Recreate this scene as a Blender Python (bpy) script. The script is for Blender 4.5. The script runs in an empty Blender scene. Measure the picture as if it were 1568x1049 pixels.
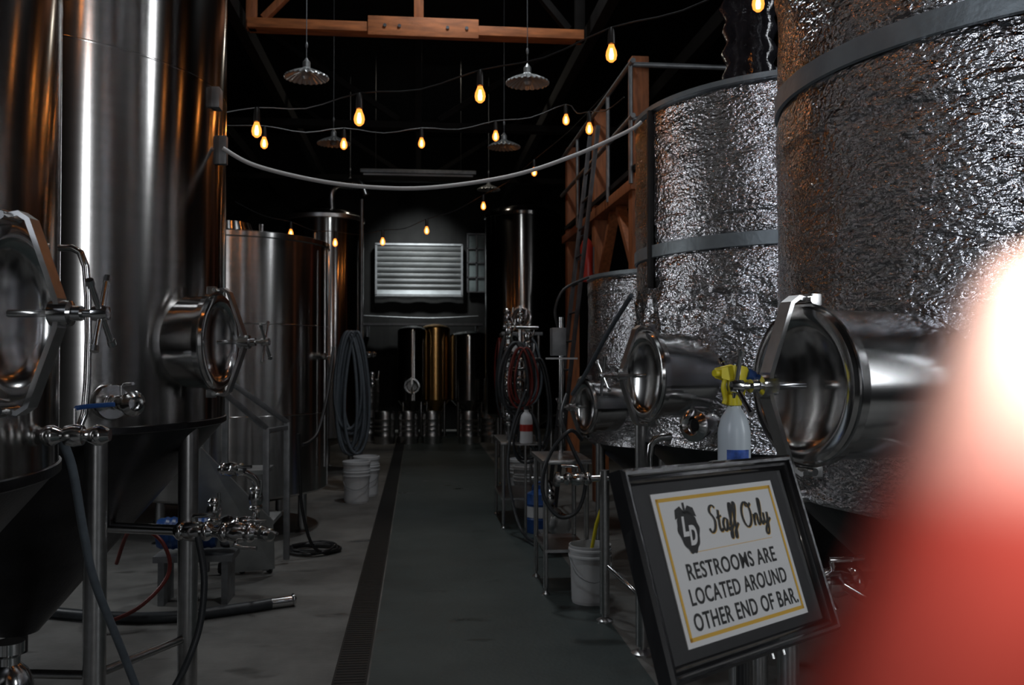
import bpy, math, random
from mathutils import Vector, Matrix, noise
import bmesh
random.seed(4)
S=bpy.context.scene
V=Vector
# ------------------------------------------------------------------ helpers
def link(o):
    S.collection.objects.link(o); return o
def root(name,loc=(0,0,0)):
    e=bpy.data.objects.new(name,None); e.location=loc; e.empty_display_size=.1
    return link(e)
def mesh(parent,name,verts,faces,mat,smooth=True,ang=35,weld=False,bevel=0):
    off=parent.location if parent else V((0,0,0))
    me=bpy.data.meshes.new(name)
    me.from_pydata([V(v)-off for v in verts],[],faces)
    bm=bmesh.new(); bm.from_mesh(me)
    if weld: bmesh.ops.remove_doubles(bm,verts=bm.verts,dist=1e-6)
    if bevel>0:
        bmesh.ops.bevel(bm,geom=list(bm.edges),offset=bevel,segments=2,affect='EDGES',profile=.6)
    bmesh.ops.recalc_face_normals(bm,faces=bm.faces)
    bm.to_mesh(me); bm.free()
    if smooth:
        me.polygons.foreach_set('use_smooth',[True]*len(me.polygons))
        try: me.set_sharp_from_angle(angle=math.radians(ang))
        except Exception: pass
    me.materials.append(mat)
    o=bpy.data.objects.new(name,me); link(o)
    if parent: o.parent=parent
    return o
def basis(axis):
    a=V(axis).normalized()
    t=V((0,0,1)) if abs(a.z)<.95 else V((1,0,0))
    x=t.cross(a).normalized(); y=a.cross(x).normalized()
    return x,y,a
def lathe(parent,name,prof,mat,o=(0,0,0),axis=(0,0,1),seg=40,ang=35):
    x,y,a=basis(axis)
    if abs(a.z)>.999: x,y=V((1,0,0)),V((0,1,0))
    o=V(o); vs=[];fs=[]
    for (r,z) in prof:
        for i in range(seg):
            t=2*math.pi*i/seg
            vs.append(o+a*z+(x*math.cos(t)+y*math.sin(t))*max(r,0))
    n=len(prof)
    for j in range(n-1):
        for i in range(seg):
            k=(i+1)%seg
            fs.append((j*seg+i,j*seg+k,(j+1)*seg+k,(j+1)*seg+i))
    return mesh(parent,name,vs,fs,mat,ang=ang,weld=True)
def cat(pts,n,closed=False):
    pts=[V(p) for p in pts]
    if n<=1 or len(pts)<3: return pts
    out=[];m=len(pts)
    rng=m if closed else m-1
    for i in range(rng):
        if closed: p0,p1,p2,p3=pts[(i-1)%m],pts[i],pts[(i+1)%m],pts[(i+2)%m]
        else: p0,p1,p2,p3=pts[max(i-1,0)],pts[i],pts[i+1],pts[min(i+2,m-1)]
        for k in range(n):
            t=k/n
            out.append(.5*((2*p1)+(p2-p0)*t+(2*p0-5*p1+4*p2-p3)*t*t+(3*p1-p0-3*p2+p3)*t**3))
    if not closed: out.append(pts[-1])
    return out
def tube(parent,name,pts,r,mat,seg=10,sm=0,closed=False,r2=None):
    p=cat(pts,sm,closed); n=len(p); vs=[];fs=[]
    def tan(i):
        if closed: return (p[(i+1)%n]-p[(i-1)%n]).normalized()
        return (p[min(i+1,n-1)]-p[max(i-1,0)]).normalized()
    t=tan(0); x,y,_=basis(t)
    for i in range(n):
        t=tan(i); x=(x-t*x.dot(t)).normalized(); y=t.cross(x)
        rr=r if r2 is None else r+(r2-r)*i/(n-1)
        for k in range(seg):
            a=2*math.pi*k/seg
            vs.append(p[i]+(x*math.cos(a)+y*math.sin(a))*rr)
    for i in range(n if closed else n-1):
        j=(i+1)%n
        for k in range(seg):
            l=(k+1)%seg
            fs.append((i*seg+k,i*seg+l,j*seg+l,j*seg+k))
    if not closed:
        fs.append(tuple(range(seg))); fs.append(tuple((n-1)*seg+k for k in range(seg)))
    return mesh(parent,name,vs,fs,mat,ang=50)
def bar(parent,name,pts,w,t,side,mat):
    p=[V(q) for q in pts]; s=V(side).normalized(); vs=[];fs=[];n=len(p)
    for i in range(n):
        tg=(p[min(i+1,n-1)]-p[max(i-1,0)]).normalized(); nn=tg.cross(s).normalized()
        for a,b in((-1,-1),(1,-1),(1,1),(-1,1)):
            vs.append(p[i]+s*a*w/2+nn*b*t/2)
    for i in range(n-1):
        for k in range(4):
            l=(k+1)%4; fs.append((i*4+k,i*4+l,i*4+4+l,i*4+4+k))
    fs+= [(0,1,2,3),tuple((n-1)*4+k for k in range(4))]
    return mesh(parent,name,vs,fs,mat,smooth=False)
def box(parent,name,c,size,mat,M=None,bevel=0.0):
    c=V(c); M=M or Matrix.Identity(3); hx,hy,hz=[s/2 for s in size]
    vs=[c+M@V((a*hx,b*hy,d*hz)) for a in(-1,1) for b in(-1,1) for d in(-1,1)]
    fs=[(0,1,3,2),(4,6,7,5),(0,4,5,1),(2,3,7,6),(0,2,6,4),(1,5,7,3)]
    return mesh(parent,name,vs,fs,mat,smooth=bevel>0,bevel=bevel)
def beam(parent,name,a,b,w,h,mat,bevel=.004):
    a=V(a);b=V(b);d=(b-a); L=d.length; z=d.normalized()
    t=V((0,0,1)) if abs(z.z)<.95 else V((1,0,0))
    x=t.cross(z).normalized(); y=z.cross(x)
    M=Matrix((x,y,z)).transposed()
    return box(parent,name,(a+b)/2,(w,h,L),mat,M,bevel)

# ------------------------------------------------------------------ materials
def newmat(name):
    m=bpy.data.materials.new(name); m.use_nodes=True
    nt=m.node_tree; b=nt.nodes['Principled BSDF']; return m,nt,b
def N(nt,t,**k):
    n=nt.nodes.new(t)
    for a,v in k.items():
        if a in n.inputs: n.inputs[a].default_value=v
        else: setattr(n,a,v)
    return n
def coords(nt,scale=(1,1,1)):
    tc=N(nt,'ShaderNodeTexCoord'); mp=N(nt,'ShaderNodeMapping'); mp.inputs['Scale'].default_value=scale
    nt.links.new(tc.outputs['Object'],mp.inputs['Vector']); return mp.outputs['Vector']
def simple(name,col,rough=.5,metal=0.,noise_amt=.15,nscale=8,bump=0.,coat=0.,spec=.5,bscale=60,ns=(1,1,1)):
    m,nt,b=newmat(name)
    v=coords(nt,ns)
    no=N(nt,'ShaderNodeTexNoise'); no.inputs['Scale'].default_value=nscale; no.inputs['Detail'].default_value=5
    nt.links.new(v,no.inputs['Vector'])
    r=N(nt,'ShaderNodeValToRGB')
    r.color_ramp.elements[0].position=.3; r.color_ramp.elements[1].position=.7
    r.color_ramp.elements[0].color=[c*(1-noise_amt) for c in col]+[1]
    r.color_ramp.elements[1].color=[min(1,c*(1+noise_amt)) for c in col]+[1]
    nt.links.new(no.outputs['Fac'],r.inputs['Fac']); nt.links.new(r.outputs['Color'],b.inputs['Base Color'])
    b.inputs['Roughness'].default_value=rough; b.inputs['Metallic'].default_value=metal
    b.inputs['Coat Weight'].default_value=coat; b.inputs['Specular IOR Level'].default_value=spec
    if bump>0:
        n2=N(nt,'ShaderNodeTexNoise'); n2.inputs['Scale'].default_value=bscale; n2.inputs['Detail'].default_value=4
        nt.links.new(v,n2.inputs['Vector'])
        bp=N(nt,'ShaderNodeBump'); bp.inputs['Strength'].default_value=bump; bp.inputs['Distance'].default_value=.01
        nt.links.new(n2.outputs['Fac'],bp.inputs['Height']); nt.links.new(bp.outputs['Normal'],b.inputs['Normal'])
    return m
def brushed(name,col,rough,aniso=.85):
    # circumferentially brushed steel: highlights stretch along the tank's axis
    m,nt,b=newmat(name)
    v=coords(nt,(1,1,25))
    no=N(nt,'ShaderNodeTexNoise'); no.inputs['Scale'].default_value=2; no.inputs['Detail'].default_value=6
    nt.links.new(v,no.inputs['Vector'])
    r=N(nt,'ShaderNodeValToRGB'); r.color_ramp.elements[0].position=.3; r.color_ramp.elements[1].position=.7
    r.color_ramp.elements[0].color=[c*.92 for c in col]+[1]; r.color_ramp.elements[1].color=[c*1.06 for c in col]+[1]
    nt.links.new(no.outputs['Fac'],r.inputs['Fac']); nt.links.new(r.outputs['Color'],b.inputs['Base Color'])
    b.inputs['Metallic'].default_value=1
    b.inputs['Roughness'].default_value=rough
    b.inputs['Anisotropic'].default_value=aniso; b.inputs['Anisotropic Rotation'].default_value=.25
    tg=N(nt,'ShaderNodeTangent'); tg.direction_type='RADIAL'; tg.axis='Z'
    nt.links.new(tg.outputs['Tangent'],b.inputs['Tangent'])
    return m
def foil(name,col):
    m,nt,b=newmat(name)
    b.inputs['Metallic'].default_value=1; b.inputs['Roughness'].default_value=.19
    b.inputs['Base Color'].default_value=(*col,1)
    v=coords(nt,(1,1,1.7))
    n1=N(nt,'ShaderNodeTexNoise'); n1.inputs['Scale'].default_value=34; n1.inputs['Detail'].default_value=3; n1.inputs['Roughness'].default_value=.5
    n1.inputs['Distortion'].default_value=.3
    n2=N(nt,'ShaderNodeTexVoronoi'); n2.inputs['Scale'].default_value=70; n2.feature='SMOOTH_F1'
    v3=coords(nt,(1,1,3.5)); n3=N(nt,'ShaderNodeTexNoise'); n3.inputs['Scale'].default_value=6; n3.inputs['Detail'].default_value=2; n3.inputs['Distortion'].default_value=.6
    nt.links.new(v,n1.inputs['Vector']); nt.links.new(v,n2.inputs['Vector']); nt.links.new(v3,n3.inputs['Vector'])
    b1=N(nt,'ShaderNodeBump'); b1.inputs['Strength'].default_value=.3; b1.inputs['Distance'].default_value=.03
    b2=N(nt,'ShaderNodeBump'); b2.inputs['Strength'].default_value=.46; b2.inputs['Distance'].default_value=.018
    b3=N(nt,'ShaderNodeBump'); b3.inputs['Strength'].default_value=.4; b3.inputs['Distance'].default_value=.006
    nt.links.new(n3.outputs['Fac'],b1.inputs['Height']); nt.links.new(n1.outputs['Fac'],b2.inputs['Height']); nt.links.new(n2.outputs['Distance'],b3.inputs['Height'])
    nt.links.new(b1.outputs['Normal'],b2.inputs['Normal']); nt.links.new(b2.outputs['Normal'],b3.inputs['Normal']); nt.links.new(b3.outputs['Normal'],b.inputs['Normal'])
    return m

STEEL=brushed('brushed_steel_tank',(.36,.35,.34),.17,.9)
STEELD=brushed('brushed_steel_dark',(.22,.21,.2),.18,.9)
POL=simple('polished_steel',(.62,.62,.62),.16,1,.06,20)
SATIN=simple('satin_steel',(.5,.5,.5),.3,1,.1,30)
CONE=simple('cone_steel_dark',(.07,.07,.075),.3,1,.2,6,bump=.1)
FOIL=foil('foil_bubble_insulation',(.56,.56,.58))
TAPE=simple('grey_foil_tape',(.27,.31,.33),.42,.45,.1,12,bump=.2,bscale=30)
BLK=simple('black_rubber',(.012,.012,.013),.45,0,.3,20)
BLKGL=simple('black_gloss_paint',(.012,.012,.013),.18,0,.2,9,coat=.6)
WRAP=simple('black_plastic_wrap',(.02,.02,.025),.12,.2,.4,9,bump=.8,bscale=14)
GREYH=simple('grey_hose_rubber',(.10,.12,.14),.45,0,.15,30)
DKH=simple('dark_hose_rubber',(.04,.045,.05),.4,0,.2,30)
REDH=simple('red_hose_rubber',(.16,.02,.015),.4,0,.2,30)
WHITEC=simple('white_vinyl_cable',(.8,.8,.8),.4,0,.05,30)
WHITEP=simple('white_plastic',(.66,.68,.70),.4,0,.06,10)
BLUEP=simple('blue_paint',(.02,.08,.28),.35,0,.15,10)
YEL=simple('yellow_plastic',(.85,.72,.03),.35,0,.05,10)
REDP=simple('red_plastic',(.40,.03,.02),.35,0,.1,10)
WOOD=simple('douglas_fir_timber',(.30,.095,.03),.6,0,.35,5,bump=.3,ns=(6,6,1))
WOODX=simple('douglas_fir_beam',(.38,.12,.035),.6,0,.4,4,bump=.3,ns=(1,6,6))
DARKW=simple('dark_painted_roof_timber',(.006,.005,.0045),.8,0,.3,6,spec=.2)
WALLM=simple('dark_painted_corrugated_wall',(.006,.006,.0058),.8,0,.3,3,bump=.3,spec=.2)
GALV=simple('galvanised_steel',(.24,.25,.26),.45,.7,.2,14)
DKST=simple('dark_oxidised_steel',(.10,.10,.105),.45,.8,.2,14)
PLATE=simple('aluminium_plate',(.36,.38,.38),.42,.7,.15,7)
BRASS=brushed('copper_warm_steel',(.7,.42,.16),.28,.6)

def floor_mat(name,c0,c1,r0,r1,sc):
    m,nt,b=newmat(name)
    v=coords(nt); big=N(nt,'ShaderNodeTexNoise'); big.inputs['Scale'].default_value=sc; big.inputs['Detail'].default_value=8; big.inputs['Roughness'].default_value=.65
    fine=N(nt,'ShaderNodeTexNoise'); fine.inputs['Scale'].default_value=35; fine.inputs['Detail'].default_value=4
    v2=coords(nt,(1,2.6,1)); wet=N(nt,'ShaderNodeTexNoise'); wet.inputs['Scale'].default_value=1.5; wet.inputs['Detail'].default_value=5
    nt.links.new(v,big.inputs['Vector']); nt.links.new(v,fine.inputs['Vector']); nt.links.new(v2,wet.inputs['Vector'])
    r=N(nt,'ShaderNodeValToRGB'); r.color_ramp.elements[0].position=.32; r.color_ramp.elements[1].position=.72
    r.color_ramp.elements[0].color=(*c0,1); r.color_ramp.elements[1].color=(*c1,1)
    nt.links.new(big.outputs['Fac'],r.inputs['Fac'])
    wr=N(nt,'ShaderNodeValToRGB'); wr.color_ramp.elements[0].position=.63; wr.color_ramp.elements[1].position=.72
    wr.color_ramp.elements[0].color=(1,1,1,1); wr.color_ramp.elements[1].color=(.5,.5,.5,1)
    nt.links.new(wet.outputs['Fac'],wr.inputs['Fac'])
    mx=N(nt,'ShaderNodeMix'); mx.data_type='RGBA'; mx.blend_type='MULTIPLY'; mx.inputs['Factor'].default_value=1
    nt.links.new(r.outputs['Color'],mx.inputs[6]); nt.links.new(wr.outputs['Color'],mx.inputs[7])
    nt.links.new(mx.outputs[2],b.inputs['Base Color'])
    rr=N(nt,'ShaderNodeMapRange'); rr.inputs['From Min'].default_value=.5; rr.inputs['From Max'].default_value=1; rr.inputs['To Min'].default_value=r0; rr.inputs['To Max'].default_value=r1
    nt.links.new(wr.outputs['Color'],rr.inputs['Value']); nt.links.new(rr.outputs['Result'],b.inputs['Roughness'])
    bp=N(nt,'ShaderNodeBump'); bp.inputs['Strength'].default_value=.15; bp.inputs['Distance'].default_value=.01
    nt.links.new(fine.outputs['Fac'],bp.inputs['Height']); nt.links.new(bp.outputs['Normal'],b.inputs['Normal'])
    return m
FLOOR=floor_mat('concrete_floor',(.10,.098,.092),(.28,.276,.26),.22,.6,1.1)
AISLE=floor_mat('green_grey_floor_paint',(.042,.058,.057),(.078,.10,.097),.2,.5,1.3)
DRAIN=simple('dark_drain_grating',(.008,.008,.008),.5,0,.3,20)

# ------------------------------------------------------------------ room
XL,XR,YB,YF,ZC=-4.6,5.6,20.5,-4.5,6.6
box(None,'floor',((XL+XR)/2,(YB+YF)/2,-.05),(XR-XL,YB-YF,.1),FLOOR)
box(None,'ceiling',((XL+XR)/2,(YB+YF)/2,ZC+.05),(XR-XL,YB-YF,.1),DARKW)
def corr_wall(name,a,b,th=.12):
    a=V(a);b=V(b); d=(b-a); L=d.length; d.normalize(); n=V((-d.y,d.x,0))
    vs=[];fs=[]; k=int(L/.15)
    for i in range(k+1):
        o=.02 if (i%4)<2 else 0
        p=a+d*(L*i/k)+n*o
        vs+= [p,p+V((0,0,ZC))]
    for i in range(k): fs.append((2*i,2*i+1,2*i+3,2*i+2))
    o=mesh(None,name,vs,fs,WALLM,smooth=False); return o
corr_wall('wall_left',(XL,YB,0),(XL,YF,0))
corr_wall('wall_right',(XR,YF,0),(XR,YB,0))
corr_wall('wall_back',(XR,YB,0),(XL,YB,0))
corr_wall('wall_front',(XL,YF,0),(XR,YF,0))
box(None,'floor_aisle_paint',(.46,7.9,.002),(1.4,24.0,.004),AISLE)
dr=root('floor_trench_drain',(-.335,8,0))
box(dr,'channel',(-.335,7.9,.003),(.17,24,.006),DRAIN)
vs=[];fs=[]
for i in range(400):
    y=2.5+i*.04; k=len(vs)
    for x in(-.41,-.26):
        for yy in(y,y+.02):
            for z in(.006,.008): vs.append((x,yy,z))
    fs+=[(k,k+1,k+3,k+2),(k+4,k+6,k+7,k+5),(k,k+4,k+5,k+1),(k+2,k+3,k+7,k+6),(k+1,k+5,k+7,k+3)]
mesh(dr,'grate_slots',vs,fs,DRAIN,smooth=False)
# roof framing
for i,y in enumerate((3.2,9.55,13.5,17.5)):
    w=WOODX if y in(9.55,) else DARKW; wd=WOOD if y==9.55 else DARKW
    t=root('roof_truss',(0,y,5.05))
    beam(t,'bottom_chord',(XL+.1 if y!=9.55 else -1.75,y,5.05),(XR-.1 if y!=9.55 else 1.75,y,5.05),.19,.1,w)
    if y==9.55:
        box(t,'splice_plate',(.05,y-.08,5.06),(1.15,.06,.2),WOODX,bevel=.004)
        for xx in(-.35,-.2,.3,.5): lathe(t,'bolt',[(0,.01),(.018,.01),(.018,0)],DKST,(xx,y-.115,5.06),(0,-1,0),seg=8)
        beam(t,'king_post',(.0,y,5.1),(.0,y,6.55),.1,.1,wd)
        beam(t,'web_left',(-1.6,y,5.12),(-.5,y,6.3),.1,.07,wd)
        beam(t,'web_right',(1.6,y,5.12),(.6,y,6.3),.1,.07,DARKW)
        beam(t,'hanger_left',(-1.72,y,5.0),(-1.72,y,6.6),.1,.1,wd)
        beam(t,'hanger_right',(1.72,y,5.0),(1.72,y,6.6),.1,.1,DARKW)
    else:
        beam(t,'king_post',(0,y,5.1),(0,y,6.55),.1,.1,wd)
        for s in(-1,1): beam(t,'web',(s*.3,y,5.15),(s*2.4,y,6.5),.1,.08,wd)
pl=root('roof_purlin',(0,8,6)) 
for x in(-3,-1.9,1.9,3.2): beam(pl,'purlin',(x,-4,5.2),(x,20,5.2),.12,.18,DARKW)

# back wall louvre, window, rail
lv=root('wall_louver_vent',(.02,20.2,3.56))
for a,b,c,d in((-.95,.98,2.98,3.02),(-.95,.98,4.12,4.16)): box(lv,'frame_bar',((a+b)/2,20.3,(c+d)/2),(b-a,.14,d-c),GALV)
for x in(-.93,.97): box(lv,'frame_side',(x,20.3,3.57),(.04,.14,1.14),GALV)
M=Matrix.Rotation(math.radians(-50),3,'X')
LOUV=simple('louver_aluminium',(.7,.72,.72),.28,.85,.15,3)
for i in range(9): box(lv,'slat',(.02,20.3,3.08+i*.122),(1.86,.11,.012),LOUV,M)
wn=root('window_1',(1.25,20.3,3.75))
GL=simple('dusty_window_glass',(.10,.12,.12),.2,0,.3,4)
box(wn,'pane',(1.3,20.36,3.75),(.42,.02,1.3),GL)
for x in(1.1,1.3,1.5): box(wn,'mullion',(x,20.33,3.75),(.03,.05,1.3),DKST)
for z in(3.1,3.42,3.75,4.07,4.4): box(wn,'muntin',(1.3,20.33,z),(.42,.05,.03),DKST)
sh=root('wall_shelf_rail',(0,20,2.4))
box(sh,'shelf_board',(.1,19.95,2.34),(2.6,.5,.05),DKST); tube(sh,'rail_pipe',[(-1.2,19.7,2.52),(.2,19.7,2.47),(1.3,19.7,2.52)],.018,GALV,sm=4)
for x in(-1.1,1.3): box(sh,'bracket',(x,20.2,2.2),(.04,.5,.25),GALV)
fx=root('fluorescent_fixture',(0,15,4.65)); box(fx,'housing',(.0,15,4.68),(1.9,.12,.06),GALV,bevel=.01); tube(fx,'tube',[(-.9,15,4.63),(.9,15,4.63)],.016,WHITEP)
for x in(-.7,.7): tube(fx,'chain',[(x,15,4.7),(x,15,6.6)],.005,BLK,seg=6)

# ------------------------------------------------------------------ fittings
def ferrule(p,nm,o,axis,r,mat=POL,L=.02):
    lathe(p,nm,[(r,-L*1.4),(r*1.55,-L*.6),(r*1.7,-L*.3),(r*1.7,L*.3),(r*1.55,L*.6),(r,L*1.4)],mat,o,axis,seg=20)
def wheel_valve(p,o,axis,r=.022,hd=(0,0,1),handle=POL):
    o=V(o);a=V(axis).normalized();h=V(hd).normalized()
    tube(p,'valve_pipe',[o-a*.09,o+a*.09],r,POL,seg=14)
    ferrule(p,'clamp',o-a*.06,a,r); ferrule(p,'clamp',o+a*.06,a,r)
    lathe(p,'valve_body',[(0,-r*1.7),(r*1.6,-r*1.4),(r*1.9,0),(r*1.6,r*1.4),(0,r*1.7)],POL,o,a,seg=20)
    tube(p,'valve_stem',[o,o+h*.07],r*.35,POL,seg=8)
    s=a.cross(h); tube(p,'valve_lever',[o+h*.07-s*.01,o+h*.075+a*.03,o+h*.08+a*.1],r*.4,handle,seg=8)
def manway(p,o,nrm,sc=1.,depth=.16,handle_rot=20,back=.14):
    o=V(o); n=V(nrm).normalized(); up=V((0,0,1)); s=up.cross(n).normalized(); R=.232*sc
    lathe(p,'manway_neck',[(R*.98,-back),(R*.98,depth-.03),(R*1.05,depth-.025),(R*1.06,depth),(R*.9,depth),(R*.88,-.05)],POL,o,n,seg=64)
    q=o+n*depth
    lathe(p,'manway_door',[(0,-.028),(R*.35,-.024),(R*.7,-.008),(R*.82,.006),(R*.86,.018),(R*.93,.02),(R*1.0,.016),(R*1.02,.004),(R*1.0,-.002),(R*.9,-.004)],POL,q,n,seg=64)
    y=[(.0,1.10),(.035,1.13),(.06,1.06),(.135,.16),(.14,0),(.135,-.16),(.06,-1.06),(.035,-1.13),(.0,-1.10)]
    bar(p,'manway_yoke',[q+n*a*sc+up*b*R for a,b in y],.05*sc,.014*sc,s,SATIN)
    for sg in(-1,1):
        tube(p,'hinge_pin',[q+up*sg*R*1.1-s*.045*sc,q+up*sg*R*1.1+s*.045*sc],.012*sc,POL,seg=10)
        box(p,'hinge_lug',q-n*.03*sc+up*sg*R*1.08,(.04*sc,.04*sc,.05*sc),SATIN,Matrix((n,s,up)).transposed(),.004)
    lathe(p,'yoke_boss',[(.0,.0),(.034*sc,.0),(.034*sc,.05*sc),(.02*sc,.055*sc),(.02*sc,.08*sc),(0,.08*sc)],POL,q+n*.115*sc,n,seg=20)
    tube(p,'spindle',[q,q+n*.25*sc],.011*sc,POL,seg=10)
    lathe(p,'handle_hub',[(0,0),(.02*sc,0),(.022*sc,.02*sc),(.018*sc,.04*sc),(0,.045*sc)],POL,q+n*.225*sc,n,seg=16)
    for k in (0,2):
        a=math.radians(handle_rot+60*k); d=(up*math.cos(a)+s*math.sin(a))
        c=q+n*.245*sc
        tube(p,'handle_bar',[c-d*.1*sc,c+d*.1*sc],.0085*sc,POL,seg=8)
        for sg in(-1,1): lathe(p,'handle_knob',[(0,-.012*sc),(.011*sc,-.008*sc),(.011*sc,.008*sc),(0,.012*sc)],POL,c+d*sg*.1*sc,d,seg=10)
def leg(p,x,y,ztop,r=.045,mat=SATIN,lean=0):
    tube(p,'leg',[(x,y,.05),(x,y,ztop)],r,mat,seg=20)
    lathe(p,'leg_foot',[(0,0),(r*1.7,0),(r*1.7,.012),(r*.6,.03),(r*.6,.06)],mat,(x,y,0),seg=20)
def dome(R,z,h,n=8): return [(R*math.cos(math.pi/2*i/n),z+h*math.sin(math.pi/2*i/n)) for i in range(n+1)]
def rad(d): return math.radians(d)

# ------------------------------------------------------------------ left steel fermenters
def fermenter(name,c,R,zb,zt,legs,mway,mat=STEEL,coneslope=.85,seams=()):
    x,y=c; t=root(name,(x,y,0))
    lathe(t,'shell',[(R,zb),(R,zt)],mat,(x,y,0),seg=128)
    lathe(t,'top_head',dome(R,zt,.3),mat,(x,y,0),seg=96)
    cb=zb-(R-.09)/coneslope*1.0
    cb=max(cb,.28)
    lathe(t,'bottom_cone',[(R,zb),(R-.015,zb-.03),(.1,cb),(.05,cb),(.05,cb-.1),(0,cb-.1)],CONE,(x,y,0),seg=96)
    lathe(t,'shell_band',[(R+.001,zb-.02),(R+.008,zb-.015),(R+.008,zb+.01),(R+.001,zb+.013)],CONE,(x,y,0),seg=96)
    for s in seams: lathe(t,'weld_seam',[(R,s-.005),(R+.0012,s),(R,s+.005)],mat,(x,y,0),seg=128)
    for lx,ly,lz in legs: leg(t,lx,ly,lz)
    if mway:
        phi,dphi,z,dep,sc=mway; a=rad(phi); n=V((math.cos(a),math.sin(a),0)); d=V((math.cos(rad(dphi)),math.sin(rad(dphi)),0))
        manway(t,V((x,y,z))+n*(R-.005),d,sc,depth=dep,back=.25)
    return t
L0=fermenter('steel_fermenter_tank',(-1.917,2.4),.95,1.3,4.9,[(-1.02,2.2,1.3),(-1.5,1.65,1.25),(-2.7,2.8,1.2),(-2.6,1.8,1.2)],(-17,-6,1.70,.11,.84),seams=(2.6,3.8))
L1=fermenter('steel_fermenter_tank',(-1.917,4.6),.95,1.3,4.9,[(-1.06,4.35,1.3),(-1.31,3.87,1.3),(-2.6,5.2,1.2),(-2.7,4.1,1.2)],(-20,-11,1.675,.12,.92),seams=(2.9,3.9))
tube(L1,'leg_brace',[(-1.06,4.35,.31),(-1.31,3.87,.31)],.018,SATIN); tube(L1,'leg_brace',[(-1.31,3.87,.31),(-2.7,4.1,.31)],.018,SATIN)
def on_tank(c,R,phi,z,out=0):
    a=math.radians(phi); return V((c[0]+(R+out)*math.cos(a),c[1]+(R+out)*math.sin(a),z))
cL1=(-1.917,4.6)
for phi,r in((-66,.014),(-76,.03),(-88,.014)):
    p0=on_tank(cL1,.95,phi,0,.05); tube(L1,'cip_downpipe',[(p0.x,p0.y,1.42),(p0.x,p0.y,5.0)],r,POL,seg=16)
    for z in(1.62,2.9,3.9): ferrule(L1,'pipe_clamp',(p0.x,p0.y,z),(0,0,1),r)
    q=on_tank(cL1,.95,phi,1.42,-.02); tube(L1,'pipe_elbow',[(p0.x,p0.y,1.43),(p0.x,p0.y,1.39),(q.x,q.y,1.36)],r,POL,sm=4)
q=on_tank(cL1,.95,-47,1.42); d=V((math.cos(math.radians(-47)),math.sin(math.radians(-47)),0))
lathe(L1,'sample_flange',[(0,.03),(.07,.03),(.075,.02),(.075,0),(.06,-.01)],POL,q,d,seg=28)
wheel_valve(L1,q+d*.1,d,.018,(0,0,1))
ferrule(L1,'gauge_cap',q+d*.2,d,.03)
q=on_tank(cL1,.95,-3,2.62); box(L1,'cable_bracket',q+V((.01,0,0)),(.05,.04,.14),GALV,bevel=.005)
box(L1,'shell_lug',on_tank(cL1,.95,-8,2.85,.01),(.04,.08,.1),GALV,bevel=.005)
ra=[(-1.45,4.38,.82),(-1.05,4.3,.81),(-.72,4.24,.80)]
tube(L1,'racking_arm',ra,.024,POL,seg=14)
wheel_valve(L1,(-1.02,4.29,.81),(.98,-.16,0),.026,(0,-.2,.9)); wheel_valve(L1,(-.82,4.26,.805),(.98,-.16,0),.026,(0,-.6,-.7))
q=on_tank((-1.917,2.4),.95,4,1.4); wheel_valve(L0,q+V((.08,0,0)),(1,0,0),.016,(0,0,1),BLUEP)
tube(L0,'sight_pipe',[q+V((.02,.05,0)),q+V((.07,.1,.05)),q+V((.07,.1,.45)),q+V((.0,.1,.5))],.01,POL,sm=4)

# lower wide tank behind
STEELK=brushed('brushed_steel_kettle',(.52,.51,.50),.2,.88)
K=root('steel_brite_tank',(-1.81,8.8,0)); x,y=-1.81,8.8
lathe(K,'shell',[(.93,.38),(.95,.4),(.95,2.64),(.965,2.65),(.965,2.69),(.94,2.7)],STEELK,(x,y,0),seg=128)
lathe(K,'lid',[(.95,2.69),(.8,2.72),(.25,2.8),(.22,2.88),(0,2.9)],STEELK,(x,y,0),seg=96)
lathe(K,'bottom_head',[(.93,.38),(.6,.3),(0,.27)],STEELD,(x,y,0),seg=64)
for a in(-20,-70,-120,60,150): leg(K,x+.8*math.cos(math.radians(a)),y+.8*math.sin(math.radians(a)),.45,.04)
for z in(1.1,1.9): lathe(K,'weld_seam',[(.95,z-.006),(.9525,z),(.95,z+.006)],STEELK,(x,y,0),seg=96)
q=on_tank((x,y),.95,-16,0,.04); tube(K,'level_pipe',[(q.x,q.y,.6),(q.x,q.y,2.6)],.013,POL); wheel_valve(K,(q.x,q.y-.03,1.62),(0,-1,0),.018,(1,0,0))
for a in(-100,-60,-20): 
    q=on_tank((x,y),.95,a,2.7,-.03); lathe(K,'lid_clamp',[(0,0),(.02,0),(.02,.06),(0,.06)],POL,q,seg=10)
T3=root('steel_hot_liquor_tank',(-1.335,13.2,0)); x,y=-1.335,13.2
lathe(T3,'shell',[(.55,.5),(.55,3.6)]+dome(.55,3.6,.13),STEEL,(x,y,0),seg=96); lathe(T3,'bottom',[(.55,.5),(.1,.35),(0,.35)],STEELD,(x,y,0))
lathe(T3,'rim',[(.55,3.55),(.565,3.56),(.565,3.61),(.55,3.62)],SATIN,(x,y,0),seg=64)
for a in(-30,-150,90): leg(T3,x+.45*math.cos(math.radians(a)),y+.45*math.sin(math.radians(a)),.6,.04)
tube(T3,'vent_pipe',[(x+.1,y,3.7),(x+.1,y,4.0),(x+.25,y-.1,4.1),(x+.5,y-.3,4.1),(x+.6,y-.35,3.9)],.04,SATIN,sm=5)
T4=root('steel_mash_tun_tank',(1.72,14.9,0)); x,y=1.72,14.9
lathe(T4,'shell',[(.62,.7),(.62,3.95)]+dome(.62,3.95,.16),STEELD,(x,y,0),seg=96); lathe(T4,'bottom',[(.62,.7),(.12,.4),(0,.4)],STEELD,(x,y,0))
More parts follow.
